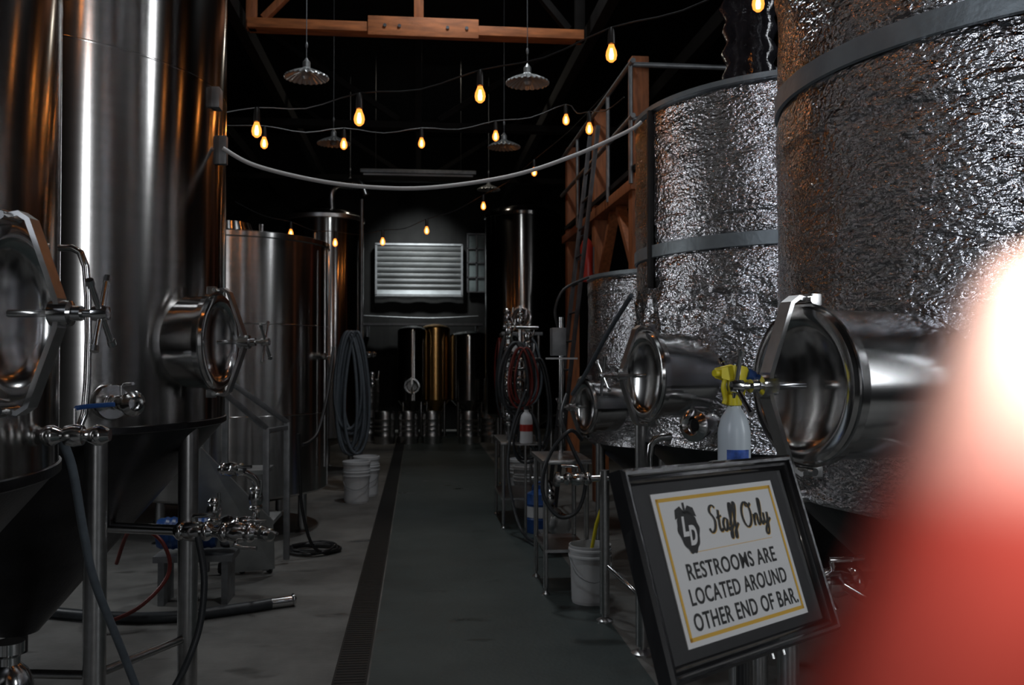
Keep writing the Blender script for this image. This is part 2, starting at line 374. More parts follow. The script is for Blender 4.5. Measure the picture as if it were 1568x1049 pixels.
lathe(T4,'rim',[(.62,3.9),(.635,3.91),(.635,3.96),(.62,3.97)],STEELD,(x,y,0),seg=64)
for a in(-30,-150,90): leg(T4,x+.5*math.cos(math.radians(a)),y+.5*math.sin(math.radians(a)),.8,.04)
manway(T4,(x-.1,y-.61,2.25),(-.16,-.98,.0),.7,.06)
for nx,ny,R,h,m in((-.12,18.6,.3,2.15,STEELD),(.36,18.9,.3,2.2,BRASS),(1.05,18.7,.4,2.05,STEEL)):
    t=root('steel_yeast_tank',(nx,ny,0)); lathe(t,'shell',[(R,.75),(R,h)]+dome(R,h,.12),m,(nx,ny,0),seg=64); lathe(t,'cone',[(R,.75),(.05,.4),(0,.4)],m,(nx,ny,0))
    for a in(-45,-135,90): leg(t,nx+R*.85*math.cos(math.radians(a)),ny+R*.85*math.sin(math.radians(a)),.85,.03)
    if m is STEELD: manway(t,(nx,ny-R+.01,1.05 if nx<1 else 1.3),(0,-1,0),.62,.06)
def keg(x,y,h=.6,r=.2,z0=0):
    k=root('beer_keg',(x,y,z0))
    pr=[(0,.04),(r*.75,.03),(r*.9,0),(r*.93,0),(r*.95,.08),(r,.13),(r,.17),(r*.97,.18),(r*.97,h*.42),(r*1.0,h*.45),(r*.97,h*.48),(r*.97,h*.55),(r,h*.58),(r*.97,h*.61),(r*.97,h*.75),(r,h*.77),(r*.95,h*.85),(r*.93,h*.98),(r*.9,h),(r*.85,h*.97),(r*.84,h*.86),(0,h*.84)]
    pr=[(a,b+z0) for a,b in pr]
    lathe(k,'keg_body',pr,SATIN,(x,y,0),seg=40); lathe(k,'keg_valve',[(0,h*.95+z0),(.03,h*.95+z0),(.03,h*.84+z0)],POL,(x,y,0),seg=16)
for x in(-.62,-.18,.26): keg(x,17.2)
keg(.95,17.1); keg(1.38,17.3); keg(-.95,17.9); keg(-.95,17.9,z0=.605); keg(1.5,18.1); keg(1.5,18.1,z0=.605)

# ------------------------------------------------------------------ right foil insulated tanks
def foil_tank(name,c,R,zb,zt,straps,mw,legs,cinch=None,seed=0):
    x,y=c; t=root(name,(x,y,0)); nu=360; nv=int((zt-zb)/.014); vs=[];fs=[]
    for j in range(nv+1):
        z=zb+(zt-zb)*j/nv
        for i in range(nu):
            a=2*math.pi*i/nu; ca,sa=math.cos(a),math.sin(a)
            r=R
            r+=.008*noise.noise(V((ca*3,sa*3,z*2+seed)))+.0045*noise.noise(V((ca*7,sa*7,z*14+seed)))
            f=((z-zb)/.58)%1.0; r+= .005*(1-f) + (.004 if f<.03 else 0)
            if cinch:
                dz=(z-cinch)/.12; w=math.exp(-dz*dz)
                r+= w*.03*(noise.noise(V((ca*8,sa*8,z*5+ca*4)))-.3)+ w*.035*abs(noise.noise(V((ca*18+z*8,sa*18-z*6,z*12))))
            for s in straps:
                w=math.exp(-((z-s)/.05)**2); r-= .012*w
            if zt-z<.05: r-= (.05-(zt-z))*.4
            vs.append((x+r*ca,y+r*sa,z))
    for j in range(nv):
        for i in range(nu):
            k=(i+1)%nu; fs.append((j*nu+i,j*nu+k,(j+1)*nu+k,(j+1)*nu+i))
    mesh(t,'foil_insulation_wrap',vs,fs,FOIL,ang=80)
    lathe(t,'tank_top',[(R-.01,zt-.02),(R+.012,zt-.015),(R+.012,zt+.01),(R*.95,zt+.02),(R*.2,zt+.05),(0,zt+.05)],TAPE,(x,y,0),seg=96)
    for s in straps:
        w=.035; lathe(t,'tape_strap',[(R,s-w),(R+.012,s-w+.003),(R+.012,s+w-.003),(R,s+w)],TAPE,(x,y,0),seg=128)
    cb=.3
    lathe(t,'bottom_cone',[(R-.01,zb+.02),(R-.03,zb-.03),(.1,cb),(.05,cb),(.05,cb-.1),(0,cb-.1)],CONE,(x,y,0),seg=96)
    alpha,dirn,mz,dep,sc=mw
    a=rad(180+alpha); n=V((math.cos(a),math.sin(a),0)); d=V((math.cos(rad(180+dirn)),math.sin(rad(180+dirn)),0))
    manway(t,V((x,y,mz))+n*(R-.01),d,sc,dep,handle_rot=15,back=.32)
    for lx,ly,lz in legs: leg(t,lx,ly,lz,.038)
    return t
R0=foil_tank('foil_insulated_tank',(2.231,2.8),1.0,1.15,4.9,(2.5,),(26,15,1.53,.35,.87),[(1.3,3.1,1.2),(2.6,3.6,1.1),(1.75,2.0,1.15)],seed=3)
R1=foil_tank('foil_insulated_tank',(2.228,4.9),1.0,1.15,2.94,(2.17,),(27,12,1.515,.23,.93),[(1.21,4.83,1.25),(2.6,5.7,1.1),(1.62,4.2,1.2)],cinch=1.84,seed=8)
R2=foil_tank('foil_insulated_tank',(2.23,7.05),.88,.95,2.24,(),(24,14,1.24,.2,.85),[(1.4,6.9,1.0),(1.75,6.35,1.0),(2.6,7.6,1.0)],seed=14)
q=on_tank((2.228,4.9),1.0,190,0,.012)
box(R1,'conduit_strip',(q.x,q.y,2.45),(.03,.03,.95),BLK,bevel=.004)
pts=[(2.231+1.022*math.cos(math.radians(a)),2.8+1.022*math.sin(math.radians(a)),2.55+.0012*(a-228)) for a in range(228,262,2)]
bar(R0,'tape_strap_tail',pts,.07,.004,(0,0,1),TAPE)
stk=root('black_wrapped_vent_stack',(2.02,5.35,3.0))
pr=[(0,2.995),(.17,2.995),(.19,3.15),(.16,3.3)]
for i in range(23): z=3.3+i*.14; pr+=[(.165+.02*random.random(),z+.03),(.135+.02*random.random(),z+.1)]
lathe(stk,'corrugated_wrap',pr+[(0,6.58)],WRAP,(2.02,5.35,0),seg=32,ang=80)
wheel_valve(R1,(1.34,4.16,1.29),(-.75,-.66,0),.03,(0,0,1)); ferrule(R1,'sample_cap',(1.27,4.09,1.29),(-.75,-.66,0),.045)
tube(R1,'sample_pipe',[(1.52,4.3,1.29),(1.38,4.2,1.29)],.028,POL)
tube(R1,'drop_pipe',[(1.3,4.55,1.2),(1.2,4.6,1.15),(1.2,4.6,.85),(1.15,4.7,.8)],.02,POL,sm=4)
tube(R0,'racking_arm',[(1.7,2.6,.92),(1.35,2.55,.95),(1.14,2.52,.96)],.024,POL); wheel_valve(R0,(1.2,2.52,.955),(1,.08,0),.024,(-.3,-.3,.9))
tube(R0,'blowoff_pipe',[(1.36,2.3,1.25),(1.37,2.22,1.15),(1.36,2.25,1.0),(1.28,2.35,.92),(1.2,2.5,.955)],.013,POL,sm=5)
wheel_valve(R0,(1.1,2.75,1.15),(-.9,-.3,0),.02,(0,0,1)); tube(R0,'outlet_pipe',[(1.4,2.8,1.18),(1.15,2.77,1.155)],.02,POL)
tube(R0,'lever_rod',[(1.08,2.6,1.1),(1.19,2.5,.88)],.01,POL)

ps=root('steel_pipe_stand',(1.13,5.45,0)); leg(ps,1.13,5.45,.92,.03)
tube(ps,'header_pipe',[(.86,5.5,.86),(1.13,5.45,.87),(1.3,5.3,.88)],.02,POL); wheel_valve(ps,(.97,5.48,.865),(-1,.1,0),.024,(0,0,1)); lathe(ps,'end_cap',[(0,0),(.045,0),(.045,.02),(.03,.03),(0,.03)],POL,(.86,5.5,.86),(-1,0,0),seg=20)
tube(ps,'side_arm',[(1.13,5.45,.35),(1.25,5.3,.25),(1.3,5.1,.2)],.015,POL,sm=3)
# ------------------------------------------------------------------ wood mezzanine & ladder
mz=root('timber_mezzanine_frame',(2.03,9,0))
for i,yy in enumerate((8.25,10.05,11.9)):
    box(mz,'post',(2.04,yy,2.2),(.16,.16,4.4),WOOD,bevel=.006)
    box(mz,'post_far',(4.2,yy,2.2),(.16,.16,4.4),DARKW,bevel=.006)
beam(mz,'deck_beam',(2.04,8.1,3.2),(2.04,12.1,3.2),.22,.1,WOOD); box(mz,'deck',(3.1,10.0,3.34),(2.3,4.0,.05),DARKW)
beam(mz,'brace',(2.04,8.3,2.4),(2.04,9.0,3.12),.1,.08,WOOD); beam(mz,'brace',(2.04,10.0,2.4),(2.04,9.3,3.12),.1,.08,WOOD)
for z in(3.8,4.3): 
    tube(mz,'guard_rail',[(1.93,8.0,z),(1.93,12.1,z)],.024,GALV); tube(mz,'guard_rail',[(1.93,8.12,z),(4.3,8.12,z)],.024,GALV)
for yy in (8.1,9.1,10.9): tube(mz,'guard_post',[(1.93,yy,3.2),(1.93,yy,4.3)],.02,GALV)
beam(mz,'mid_rail',(2.0,8.25,2.3),(2.0,10.1,2.3),.14,.04,WOOD)
ld=root('steel_access_ladder',(1.6,9.6,0))
for yy in(9.15,9.6): beam(ld,'stringer',(1.38,yy,0.02),(1.84,yy,4.0),.02,.045,DKST)
for i in range(12):
    f=.07+i*.075; tube(ld,'rung',[(1.38+.46*f,9.15,4.0*f),(1.38+.46*f,9.6,4.0*f)],.012,DKST,seg=8)
fe=root('fire_extinguisher',(1.66,10.05,2.2)); 
lathe(fe,'cylinder',[(0,2.45),(.07,2.46),(.075,2.5),(.075,2.85),(.05,2.92),(.02,2.95),(.02,3.0),(0,3.0)],REDP,(1.88,10.02,0),seg=24); tube(fe,'hose',[(1.88,10.02,2.98),(1.8,10.0,2.95),(1.79,10,2.7)],.01,BLK,sm=4); box(fe,'wall_bracket',(1.955,10.03,2.7),(.03,.1,.3),GALV)

# ------------------------------------------------------------------ cables, lights
cb=root('white_sagging_cable',(0,4.7,2.6))
tube(cb,'cable',[(-.945,4.50,2.62),(-.8,4.55,2.55),(-.5,4.6,2.49),(-.2,4.62,2.465),(.1,4.65,2.48),(.5,4.7,2.56),(.85,4.74,2.69),(1.13,4.78,2.83),(1.2,4.79,2.88)],.0105,WHITEC,sm=8)
# amber glass bulb: see-through tinted glass that glows, with the real lamp inside it
GLASS=bpy.data.materials.new('amber_bulb_glass'); GLASS.use_nodes=True; nt=GLASS.node_tree
nt.nodes.remove(nt.nodes['Principled BSDF']); out=nt.nodes['Material Output']
tr=N(nt,'ShaderNodeBsdfTransparent'); tr.inputs[0].default_value=(1,.70,.42,1)
em=N(nt,'ShaderNodeEmission'); em.inputs[0].default_value=(1,.33,.06,1); em.inputs[1].default_value=1.1
ad=N(nt,'ShaderNodeAddShader'); nt.links.new(tr.outputs[0],ad.inputs[0]); nt.links.new(em.outputs[0],ad.inputs[1]); nt.links.new(ad.outputs[0],out.inputs[0])
FIL=newmat('filament_core')[0]; fb=FIL.node_tree.nodes['Principled BSDF']; fb.inputs['Emission Color'].default_value=(1,.62,.25,1); fb.inputs['Emission Strength'].default_value=9
SOCK=simple('black_bakelite_socket',(.015,.013,.012),.4,0,.2,10)
strings={'a':[(-1.07,6.14,3.12),(-.36,5.57,3.07),(.373,5.49,3.21),(1.105,5.11,3.36),(1.80,4.64,3.5)],
'b':[(-1.36,8.18,3.51),(-.70,8.62,3.62),(.03,9.05,3.75),(.765,8.97,3.82),(1.43,8.7,3.93),(1.506,7.89,3.64)],
'c':[(-1.65,12.0,3.23),(-1.10,12.2,3.14),(-.47,12.1,3.15),(.11,12.05,3.3),(.86,12,3.63),(1.40,10.9,3.87)],
'd':[(-.75,3.2,3.7),(-.2,2.9,3.6),(.4,2.6,3.6),(.95,2.3,3.7)],
'e':[(-.7,.4,3.6),(0,.2,3.5),(.7,0,3.6)]}
BULBW=1.0
for kx,pts in strings.items():
    s=root('festoon_string_lights',pts[len(pts)//2])
    ca=[]
    P=[V(p) for p in pts]
    if kx in 'de': ext0=V((P[0].x,P[0].y,6.6)); ext1=V((P[-1].x,P[-1].y,6.6))
    else: ext0=P[0]+(P[0]-P[1])*1.2+V((0,0,.25)); ext1=P[-1]+(P[-1]-P[-2])*(1.2 if kx!='a' else .6)+V((0,0,.35))
    Q=[ext0]+[p+V((0,0,.15)) for p in P]+[ext1]
    for i in range(len(Q)-1):
        ca.append(Q[i]); ca.append((Q[i]+Q[i+1])/2-V((0,0,.05)))
    ca.append(Q[-1])
    tube(s,'cord',ca,.005,BLK,seg=6,sm=3)
    for p in P:
        lathe(s,'socket',[(0,.15),(.012,.15),(.018,.13),(.021,.10),(.022,.055),(.016,.05)],SOCK,p,seg=16)
        lathe(s,'bulb',[(.014,.055),(.018,.04),(.03,.01),(.033,-.012),(.028,-.035),(.012,-.05),(0,-.053)],GLASS,p,seg=20)
        lathe(s,'filament',[(0,.03),(.008,.028),(.015,-.01),(.012,-.034),(0,-.038)],FIL,p,seg=10)
        l=bpy.data.lights.new('bulb_filament','POINT'); l.energy=BULBW; l.color=(1,.40,.10); l.shadow_soft_size=.022
        o=bpy.data.objects.new('bulb_filament',l); link(o); o.parent=s; o.location=p-s.location-V((0,0,.012))
SHADE=simple('ribbed_metal_shade',(.38,.39,.39),.35,.6,.1,30)
for px,py,pz in((-1.04,8.55,4.22),(1.02,8.44,4.2),(-1.06,11.5,4.3),(1.07,11.3,4.26),(-1.2,16.2,4.64),(1.24,16,4.6)):
    s=root('pendant_lamp',(px,py,pz))
    vs=[];fs=[];seg=96
    pr=[(.035,.09),(.05,.075),(.13,.04),(.2,0),(.205,-.012),(.195,-.012),(.12,.03),(.03,.06)]
    for r,z in pr:
        for i in range(seg):
            a=2*math.pi*i/seg; g=(i%4)<2; rr=r*(1+(.012 if g else 0)); vs.append((px+rr*math.cos(a),py+rr*math.sin(a),pz+z+(.008*r/.2 if g else 0)))
    for j in range(len(pr)-1):
        for i in range(seg): k=(i+1)%seg; fs.append((j*seg+i,j*seg+k,(j+1)*seg+k,(j+1)*seg+i))
    mesh(s,'shade',vs,fs,SHADE,smooth=False)
    lathe(s,'neck',[(.036,.09),(.036,.14),(.02,.16),(.008,.18),(0,.18)],SHADE,(px,py,pz),seg=20)
    lathe(s,'globe',[(0,-.03),(.03,-.025),(.045,-.0),(.04,.04)],SHADE,(px,py,pz),seg=20)
    tube(s,'drop_rod',[(px,py,pz+.17),(px,py,6.6)],.004,GALV,seg=6)
    ferrule(s,'hook',(px,py,pz+.3),(0,0,1),.008,GALV)

# ------------------------------------------------------------------ sign
u=V((.804,.594,-.024)).normalized(); up=V((-.103,.331,.94)); up=(up-u*up.dot(u)).normalized(); n=u.cross(up)
C=V((.6205,1.7475,1.207)); W,H=.41,.281
M=Matrix((u,up,n)).transposed()
sg=root('framed_staff_only_sign',C)
def sp(x,y,z=0): return C+u*x+up*y+n*z
PAPER=simple('white_sign_paper',(.88,.88,.88),.5,0,.02,5); INK=simple('black_ink',(.012,.012,.012),.5,0,.1,5); GOLD=simple('yellow_ink',(.85,.50,.06),.5,0,.05,5)
MX,MY=.082,.050
box(sg,'backing',sp(0,0,-.012),(W+2*MX-.01,H+2*MY-.01,.014),BLK,M)
box(sg,'black_mat',sp(0,0,-.003),(W+2*MX-.03,H+2*MY-.03,.004),BLK,M)
box(sg,'paper',sp(0,0,.0),(W,H,.003),PAPER,M)
prof=[(0,-.016),(0,.014),(.006,.02),(.012,.019),(.016,.012),(.022,.012),(.026,.007),(.03,.0),(.03,-.012)]
hw,hh=W/2+MX,H/2+MY; vs=[];fs=[]
for cx,cy in((-1,-1),(1,-1),(1,1),(-1,1)):
    for ins,z in prof: vs.append(sp(cx*(hw-ins),cy*(hh-ins),z))
np_=len(prof)
for k in range(4):
    l=(k+1)%4
    for j in range(np_-1): fs.append((k*np_+j,l*np_+j,l*np_+j+1,k*np_+j+1))
mesh(sg,'moulded_frame',vs,fs,BLKGL,ang=25)
def rect(nm,x0,y0,x1,y1,z,mat): mesh(sg,nm,[sp(x0,y0,z),sp(x1,y0,z),sp(x1,y1,z),sp(x0,y1,z)],[(0,1,2,3)],mat,smooth=False)
i0,i1=.010,.017; zz=.0022
rect('border_top',-W/2+i0,H/2-i1,W/2-i0,H/2-i0,zz,GOLD); rect('border_bottom',-W/2+i0,-H/2+i0,W/2-i0,-H/2+i1,zz,GOLD)
rect('border_left',-W/2+i0,-H/2+i0,-W/2+i1,H/2-i0,zz,GOLD); rect('border_right',W/2-i1,-H/2+i0,W/2-i0,H/2-i0,zz,GOLD)
rect('divider',-.13,.022,.15,.0230,zz,GOLD)
def text(nm,body,x0,y0,wd,ht,mat,shear=0,off=.004,z=.0024):
    cu=bpy.data.curves.new(nm,'FONT'); cu.body=body; cu.size=1; cu.shear=shear; cu.offset=off*4; cu.resolution_u=4
    cu.space_character=1.08
    o=bpy.data.objects.new(nm,cu); link(o); dg=bpy.context.evaluated_depsgraph_get()
    me=bpy.data.meshes.new_from_object(o.evaluated_get(dg)); bpy.data.objects.remove(o)
    xs=[v.co.x for v in me.vertices]; ys=[v.co.y for v in me.vertices]
    sx=wd/(max(xs)-min(xs)); sy=ht/(max(ys)-min(ys)); mx=min(xs); my=min(ys)
    off_=sg.location
    for v in me.vertices: v.co=sp(x0+(v.co.x-mx)*sx,y0+(v.co.y-my)*sy,z)-off_
    me.materials.clear(); me.materials.append(mat)
    o=bpy.data.objects.new(nm,me); link(o); o.parent=sg
# brush-script lettering drawn as pen strokes
STROKES=[
 [(1.5,2.35),(1.15,2.6),(.7,2.4),(.6,1.95),(.95,1.5),(1.1,1.0),(.8,.3),(.25,.05),(-.05,.45)],
 [(1.95,2.1),(1.75,1.1),(1.65,.35),(1.8,.02),(2.1,.25)],[(1.45,1.35),(2.25,1.5)],
 [(3.05,1.05),(2.7,1.2),(2.35,.8),(2.3,.3),(2.5,.0),(2.85,.3),(3.1,1.1)],[(3.1,1.1),(2.98,.4),(3.1,.02),(3.4,.3)],
 [(3.35,.4),(4.0,1.6),(4.2,2.4),(4.0,2.55),(3.8,2.0),(3.62,.6),(3.4,-.6),(3.2,-.75),(3.25,-.3),(3.7,.2),(4.1,.5)],
 [(4.0,.4),(4.65,1.6),(4.9,2.4),(4.7,2.6),(4.45,2.0),(4.28,.6),(4.1,-.6),(3.9,-.8),(3.95,-.3),(4.4,.2),(4.8,.55)],
 [(7.1,2.3),(6.5,2.45),(5.95,1.9),(5.75,1.1),(5.95,.3),(6.4,.0),(7.0,.4),(7.3,1.3),(7.15,2.1),(6.8,2.45),(6.75,2.1),(7.2,2.0),(7.6,2.3)],
 [(7.75,1.15),(7.65,.5),(7.6,.02)],[(7.65,.5),(8.0,1.1),(8.3,1.1),(8.25,.5),(8.3,.05),(8.6,.2)],
 [(8.6,.2),(9.1,1.4),(9.3,2.4),(9.1,2.6),(8.95,1.8),(8.85,.5),(9.0,.02),(9.3,.3)],
 [(9.5,1.15),(9.4,.4),(9.6,.05),(9.95,.4),(10.15,1.15)],[(10.15,1.15),(9.95,.1),(9.7,-.8),(9.35,-1.0),(9.3,-.6),(9.8,.0),(10.5,.55)]]
def script(nm,x0,y0,sc,mat,z,wd,sy=1.0):
    vs=[];fs=[]
    for st in STROKES:
        P=cat([V((a*sc,b*sc*sy,0)) for a,b in st],6); b0=len(vs)
        for i,p in enumerate(P):
            t=(P[min(i+1,len(P)-1)]-P[max(i-1,0)]); t=t.normalized() if t.length>0 else V((1,0,0)); nn=V((-t.y,t.x,0))
            w=wd*(.45+.75*abs(t.dot(V((.25,.97,0)))))
            zc=z+.00002*(i%3)
            vs+= [sp(x0+p.x+nn.x*w,y0+p.y+nn.y*w,zc),sp(x0+p.x-nn.x*w,y0+p.y-nn.y*w,zc)]
        for i in range(len(P)-1): k=b0+2*i; fs.append((k,k+1,k+3,k+2))
    mesh(sg,nm,vs,fs,mat,smooth=False)
script('script_shadow',-.0505,.0505,.0205,GOLD,.0023,.0026,1.0)
script('script_staff_only',-.052,.052,.0205,INK,.0027,.0027,1.0)
text('line_restrooms','RESTROOMS ARE',-.155,-.026,.300,.031,INK)
text('line_located','LOCATED AROUND',-.165,-.071,.328,.031,INK)
text('line_other','OTHER END OF BAR.',-.172,-.116,.354,.032,INK)
LX=-.118;LY=.066
vs=[];N_=60
for i in range(N_):
    a=2*math.pi*i/N_; r=1+.035*math.cos(10*a); ex=.033*r*math.cos(a); ey=(.036 if math.sin(a)>0 else .046)*r*math.sin(a)
    if math.sin(a)<0: ex*=(1-.25*abs(math.sin(a)))
    vs.append(sp(LX+ex,LY+ey,.0024))
mesh(sg,'hop_logo',vs,[tuple(range(N_))],INK,smooth=False)
for s_ in(-1,1): mesh(sg,'hop_leaf',[sp(LX,LY+.033,.0024),sp(LX+s_*.012,LY+.046,.0024),sp(LX+s_*.028,LY+.04,.0024),sp(LX+s_*.033,LY+.022,.0024),sp(LX+s_*.02,LY+.026,.0024)],[(0,1,2,3,4)],INK,smooth=False)
mesh(sg,'hop_stem',[sp(LX-.003,LY+.03,.0024),sp(LX+.003,LY+.03,.0024),sp(LX+.004,LY+.052,.0024),sp(LX-.002,LY+.052,.0024)],[(0,1,2,3)],INK,smooth=False)
text('logo_letter_l','L',LX-.021,LY-.012,.020,.038,PAPER,shear=.25,z=.0028,off=.012); text('logo_letter_d','D',LX-.005,LY-.030,.026,.038,PAPER,shear=.25,z=.003,off=.012)
pc=sp(.02,-.05,-.03)
tube(sg,'stand_pole',[(pc.x+.03,pc.y+.03,.02),(pc.x+.03,pc.y+.03,pc.z)],.014,BLKGL,seg=14)
lathe(sg,'stand_base',[(0,0),(.15,0),(.15,.01),(.03,.03),(.015,.05)],BLKGL,(pc.x+.03,pc.y+.03,0),seg=40)
beam(sg,'stand_bracket',sp(-.1,-.05,-.028),sp(.1,-.05,-.028),.03,.015,BLKGL)
for x in(-.02,.02): tube(sg,'lip_bolt',[sp(.06+x,-hh-.012,.0),sp(.06+x,-hh+.005,0)],.005,POL,seg=8)

# ------------------------------------------------------------------ spray bottle + its little stand
bx,by,bz=.80,2.24,1.335
bs=root('steel_utility_pedestal',(bx,by,0)); lathe(bs,'tray',[(0,bz-.015),(.06,bz-.015),(.065,bz-.002),(.065,bz),(.0,bz-.003)],SATIN,(bx,by,0),seg=32); tube(bs,'pole',[(bx,by,.02),(bx,by,bz-.01)],.016,SATIN); lathe(bs,'base',[(0,0),(.14,0),(.14,.012),(.02,.03)],SATIN,(bx,by,0),seg=32)
sb=root('spray_bottle',(bx,by,bz))
BOT=simple('translucent_white_bottle',(.66,.74,.8),.3,0,.05,10)
lathe(sb,'bottle',[(0,0),(.036,0),(.041,.006),(.041,.075),(.039,.09),(.032,.115),(.02,.135),(.015,.145),(.015,.158),(0,.158)],BOT,(bx,by,bz),seg=40)
LBL=simple('blue_label',(.05,.12,.45),.4,0,.7,40)
vs=[];fs=[]
for i in range(13):
    a=rad(225+i*7)
    for z in(.008,.036): vs.append((bx+.0418*math.cos(a),by+.0418*math.sin(a),bz+z))
for i in range(12): fs.append((2*i,2*i+1,2*i+3,2*i+2))
mesh(sb,'label',vs,fs,LBL)
lathe(sb,'collar',[(.017,.145),(.02,.147),(.02,.172),(.015,.175)],YEL,(bx,by,bz),seg=24)
D=V((-.9,-.4,0)).normalized(); Sx=V((-D.y,D.x,0))
def hp(a,z): return V((bx,by,bz+z))+D*a
hd=[(-.03,.2),(-.022,.172),(.012,.172),(.018,.2),(.026,.212),(.05,.218),(.05,.238),(.0,.247),(-.032,.24),(-.045,.22)]
vs=[hp(a,z)+Sx*s*.013 for s in(-1,1) for a,z in hd]; k=len(hd)
fs=[tuple(range(k)),tuple(range(2*k-1,k-1,-1))]+[(i,(i+1)%k,k+(i+1)%k,k+i) for i in range(k)]
mesh(sb,'trigger_head',vs,fs,YEL,smooth=True,bevel=.003)
tube(sb,'nozzle',[hp(.05,.228),hp(.066,.228)],.009,YEL,seg=12)
tube(sb,'trigger',[hp(.03,.213),hp(.036,.19),hp(.03,.165),hp(.034,.15)],.006,YEL,sm=4)
tube(sb,'blue_cap',[hp(-.035,.225)-Sx*.0,hp(-.062,.215)],.019,BLUEP,seg=16)
tube(sb,'dip_tube',[hp(0,.16),hp(0,.02)],.003,WHITEP,seg=6)

# ------------------------------------------------------------------ buckets etc.
def bucket(x,y,r=.15,h=.37,stack=True,mat=WHITEP,handle=True):
    b=root('plastic_bucket',(x,y,0)); 
    pr=[(0,.0),(r*.86,.0),(r*.87,.01),(r*.97,h*.8),(r*1.05,h*.8),(r*1.05,h*.83),(r*.98,h*.84),(r*.98,h*.9),(r*1.05,h*.91),(r*1.05,h*.94),(r,h*.95),(r*1.03,h),(r*.97,h),(r*.9,.02),(0,.02)]
    lathe(b,'pail',pr,mat,(x,y,0),seg=40)
    if stack: lathe(b,'nested_pail',[(r*.98,h*.97),(r*.98,h+.05),(r*1.04,h+.055),(r*1.04,h+.085),(r*.99,h+.09),(r*.96,h+.09),(r*.88,h*.5),(0,h*.5)],mat,(x,y,0),seg=40)
    if handle: tube(b,'bail_handle',[(x-r*1.05,y,h*.85),(x-r*.8,y-r*.75,h*.55),(x,y-r*1.12,h*.42),(x+r*.8,y-r*.75,h*.55),(x+r*1.05,y,h*.85)],.003,GALV,seg=6,sm=4)
    return b
bucket(-.68,10.25); bucket(-.6,10.75)
b=bucket(1.126,5.9,.135,.38,False)
tube(b,'brush_handle',[(1.08,5.9,.05),(1.16,5.85,.52),(1.2,5.82,.66)],.012,YEL,seg=10)
bucket(1.17,10.4,.13,.36); bucket(1.15,9.7,.13,.36)
jc=root('blue_chemical_drum',(1.12,8.3,0)); 
lathe(jc,'drum',[(0,0),(.12,0),(.13,.02),(.13,.12),(.135,.13),(.13,.14),(.13,.26),(.135,.27),(.13,.28),(.12,.36),(.05,.4),(.03,.4),(.03,.43),(0,.43)],BLUEP,(1.12,8.3,0),seg=32); tube(jc,'carry_grip',[(1.05,8.3,.38),(1.06,8.3,.43),(1.12,8.3,.46),(1.18,8.3,.43),(1.19,8.3,.38)],.01,BLUEP,sm=4)
lathe(jc,'label',[(.1315,.15),(.1325,.15),(.1325,.25),(.1315,.25)],WHITEP,(1.12,8.3,0),seg=32)
tb=root('stainless_work_table',(1.0,6.35,0))
box(tb,'top',(1.0,6.35,.9),(.34,.6,.03),SATIN,bevel=.005); box(tb,'shelf',(1.0,6.35,.3),(.3,.56,.02),SATIN)
for x in(.86,1.14):
    for yy in(6.1,6.6): leg(tb,x,yy,.9,.017)
eb=root('electrical_control_box',(1.28,7.2,1.6)); 
box(eb,'enclosure',(1.0,6.45,1.72),(.1,.12,.2),GALV,bevel=.006); tube(eb,'mount_post',[(1.03,6.5,.915),(1.03,6.5,1.9)],.016,POL); box(eb,'shelf_plate',(1.02,6.42,1.6),(.2,.2,.012),WHITEP)
tube(eb,'conduit',[(1.0,6.45,1.82),(.98,6.45,1.95),(1.05,6.5,2.1),(1.25,6.6,2.2)],.01,BLK,sm=5)
mc=root('valve_manifold_cart',(.98,8.9,0))
for x in(.8,1.16):
    for yy in(8.5,9.3): leg(mc,x,yy,.8,.016)
box(mc,'deck',(.98,8.9,.8),(.42,.86,.03),SATIN,bevel=.004); box(mc,'lower_deck',(.98,8.9,.28),(.4,.82,.02),SATIN)
for x,yy,h in((.86,8.6,1.95),(.98,8.7,2.05),(1.08,8.9,1.9),(.9,9.2,2.1)):
    tube(mc,'riser_pipe',[(x,yy,.81),(x,yy,h)],.02,POL); 
    for z in(1.05,1.35,1.65,h-.08): wheel_valve(mc,(x,yy,z),(0,0,1),.022,(-.7 if z<1.5 else .7,-.7,0))
tube(mc,'cross_pipe',[(.8,8.6,1.9),(1.15,8.7,1.9)],.02,POL); tube(mc,'cross_pipe',[(.78,8.58,1.5),(1.1,8.66,1.5)],.02,POL)
lathe(mc,'pressure_gauge',[(0,.02),(.05,.02),(.055,.01),(.055,-.02),(0,-.02)],POL,(.92,8.5,1.7),(0,-1,0),seg=24)
box(mc,'motor',(.98,9.0,.95),(.2,.3,.2),DKH,bevel=.03)
def loops(parent,c,w,h,k,mat,r=.014,nrm=(0,1,0),jit=.04):
    c=V(c); nn=V(nrm).normalized(); s=V((0,0,1)).cross(nn).normalized()
    for i in range(k):
        ww=w*(1+random.uniform(-.2,.2)); hh_=h*(1+random.uniform(-.12,.12)); o=c+s*random.uniform(-jit,jit)+nn*random.uniform(-jit,jit)
        pts=[]
        for q in range(12):
            a=2*math.pi*q/12; sx=math.sin(a)*ww*(1-.25*math.cos(a)); pts.append(o+s*sx+V((0,0,-hh_+hh_*math.cos(a)))+nn*(.02*math.sin(2*a+i)))
        tube(parent,'hose_loop',pts,r,mat,seg=8,sm=4,closed=True)
loops(mc,(.9,8.45,1.75),.13,.33,4,DKH,.014); loops(mc,(.98,8.42,1.7),.12,.28,4,REDH,.010); loops(mc,(1.1,8.5,1.6),.1,.4,3,DKH,.012); loops(mc,(1.0,8.5,1.1),.11,.25,3,DKH,.012)
tube(mc,'supply_hose',[(1.0,8.4,1.3),(.85,8.3,.9),(.82,8.2,.5),(.9,8.0,.1),(1.0,7.6,.04)],.014,DKH,sm=6)
m2=root('hose_rack_stand',(1.25,11.2,0))
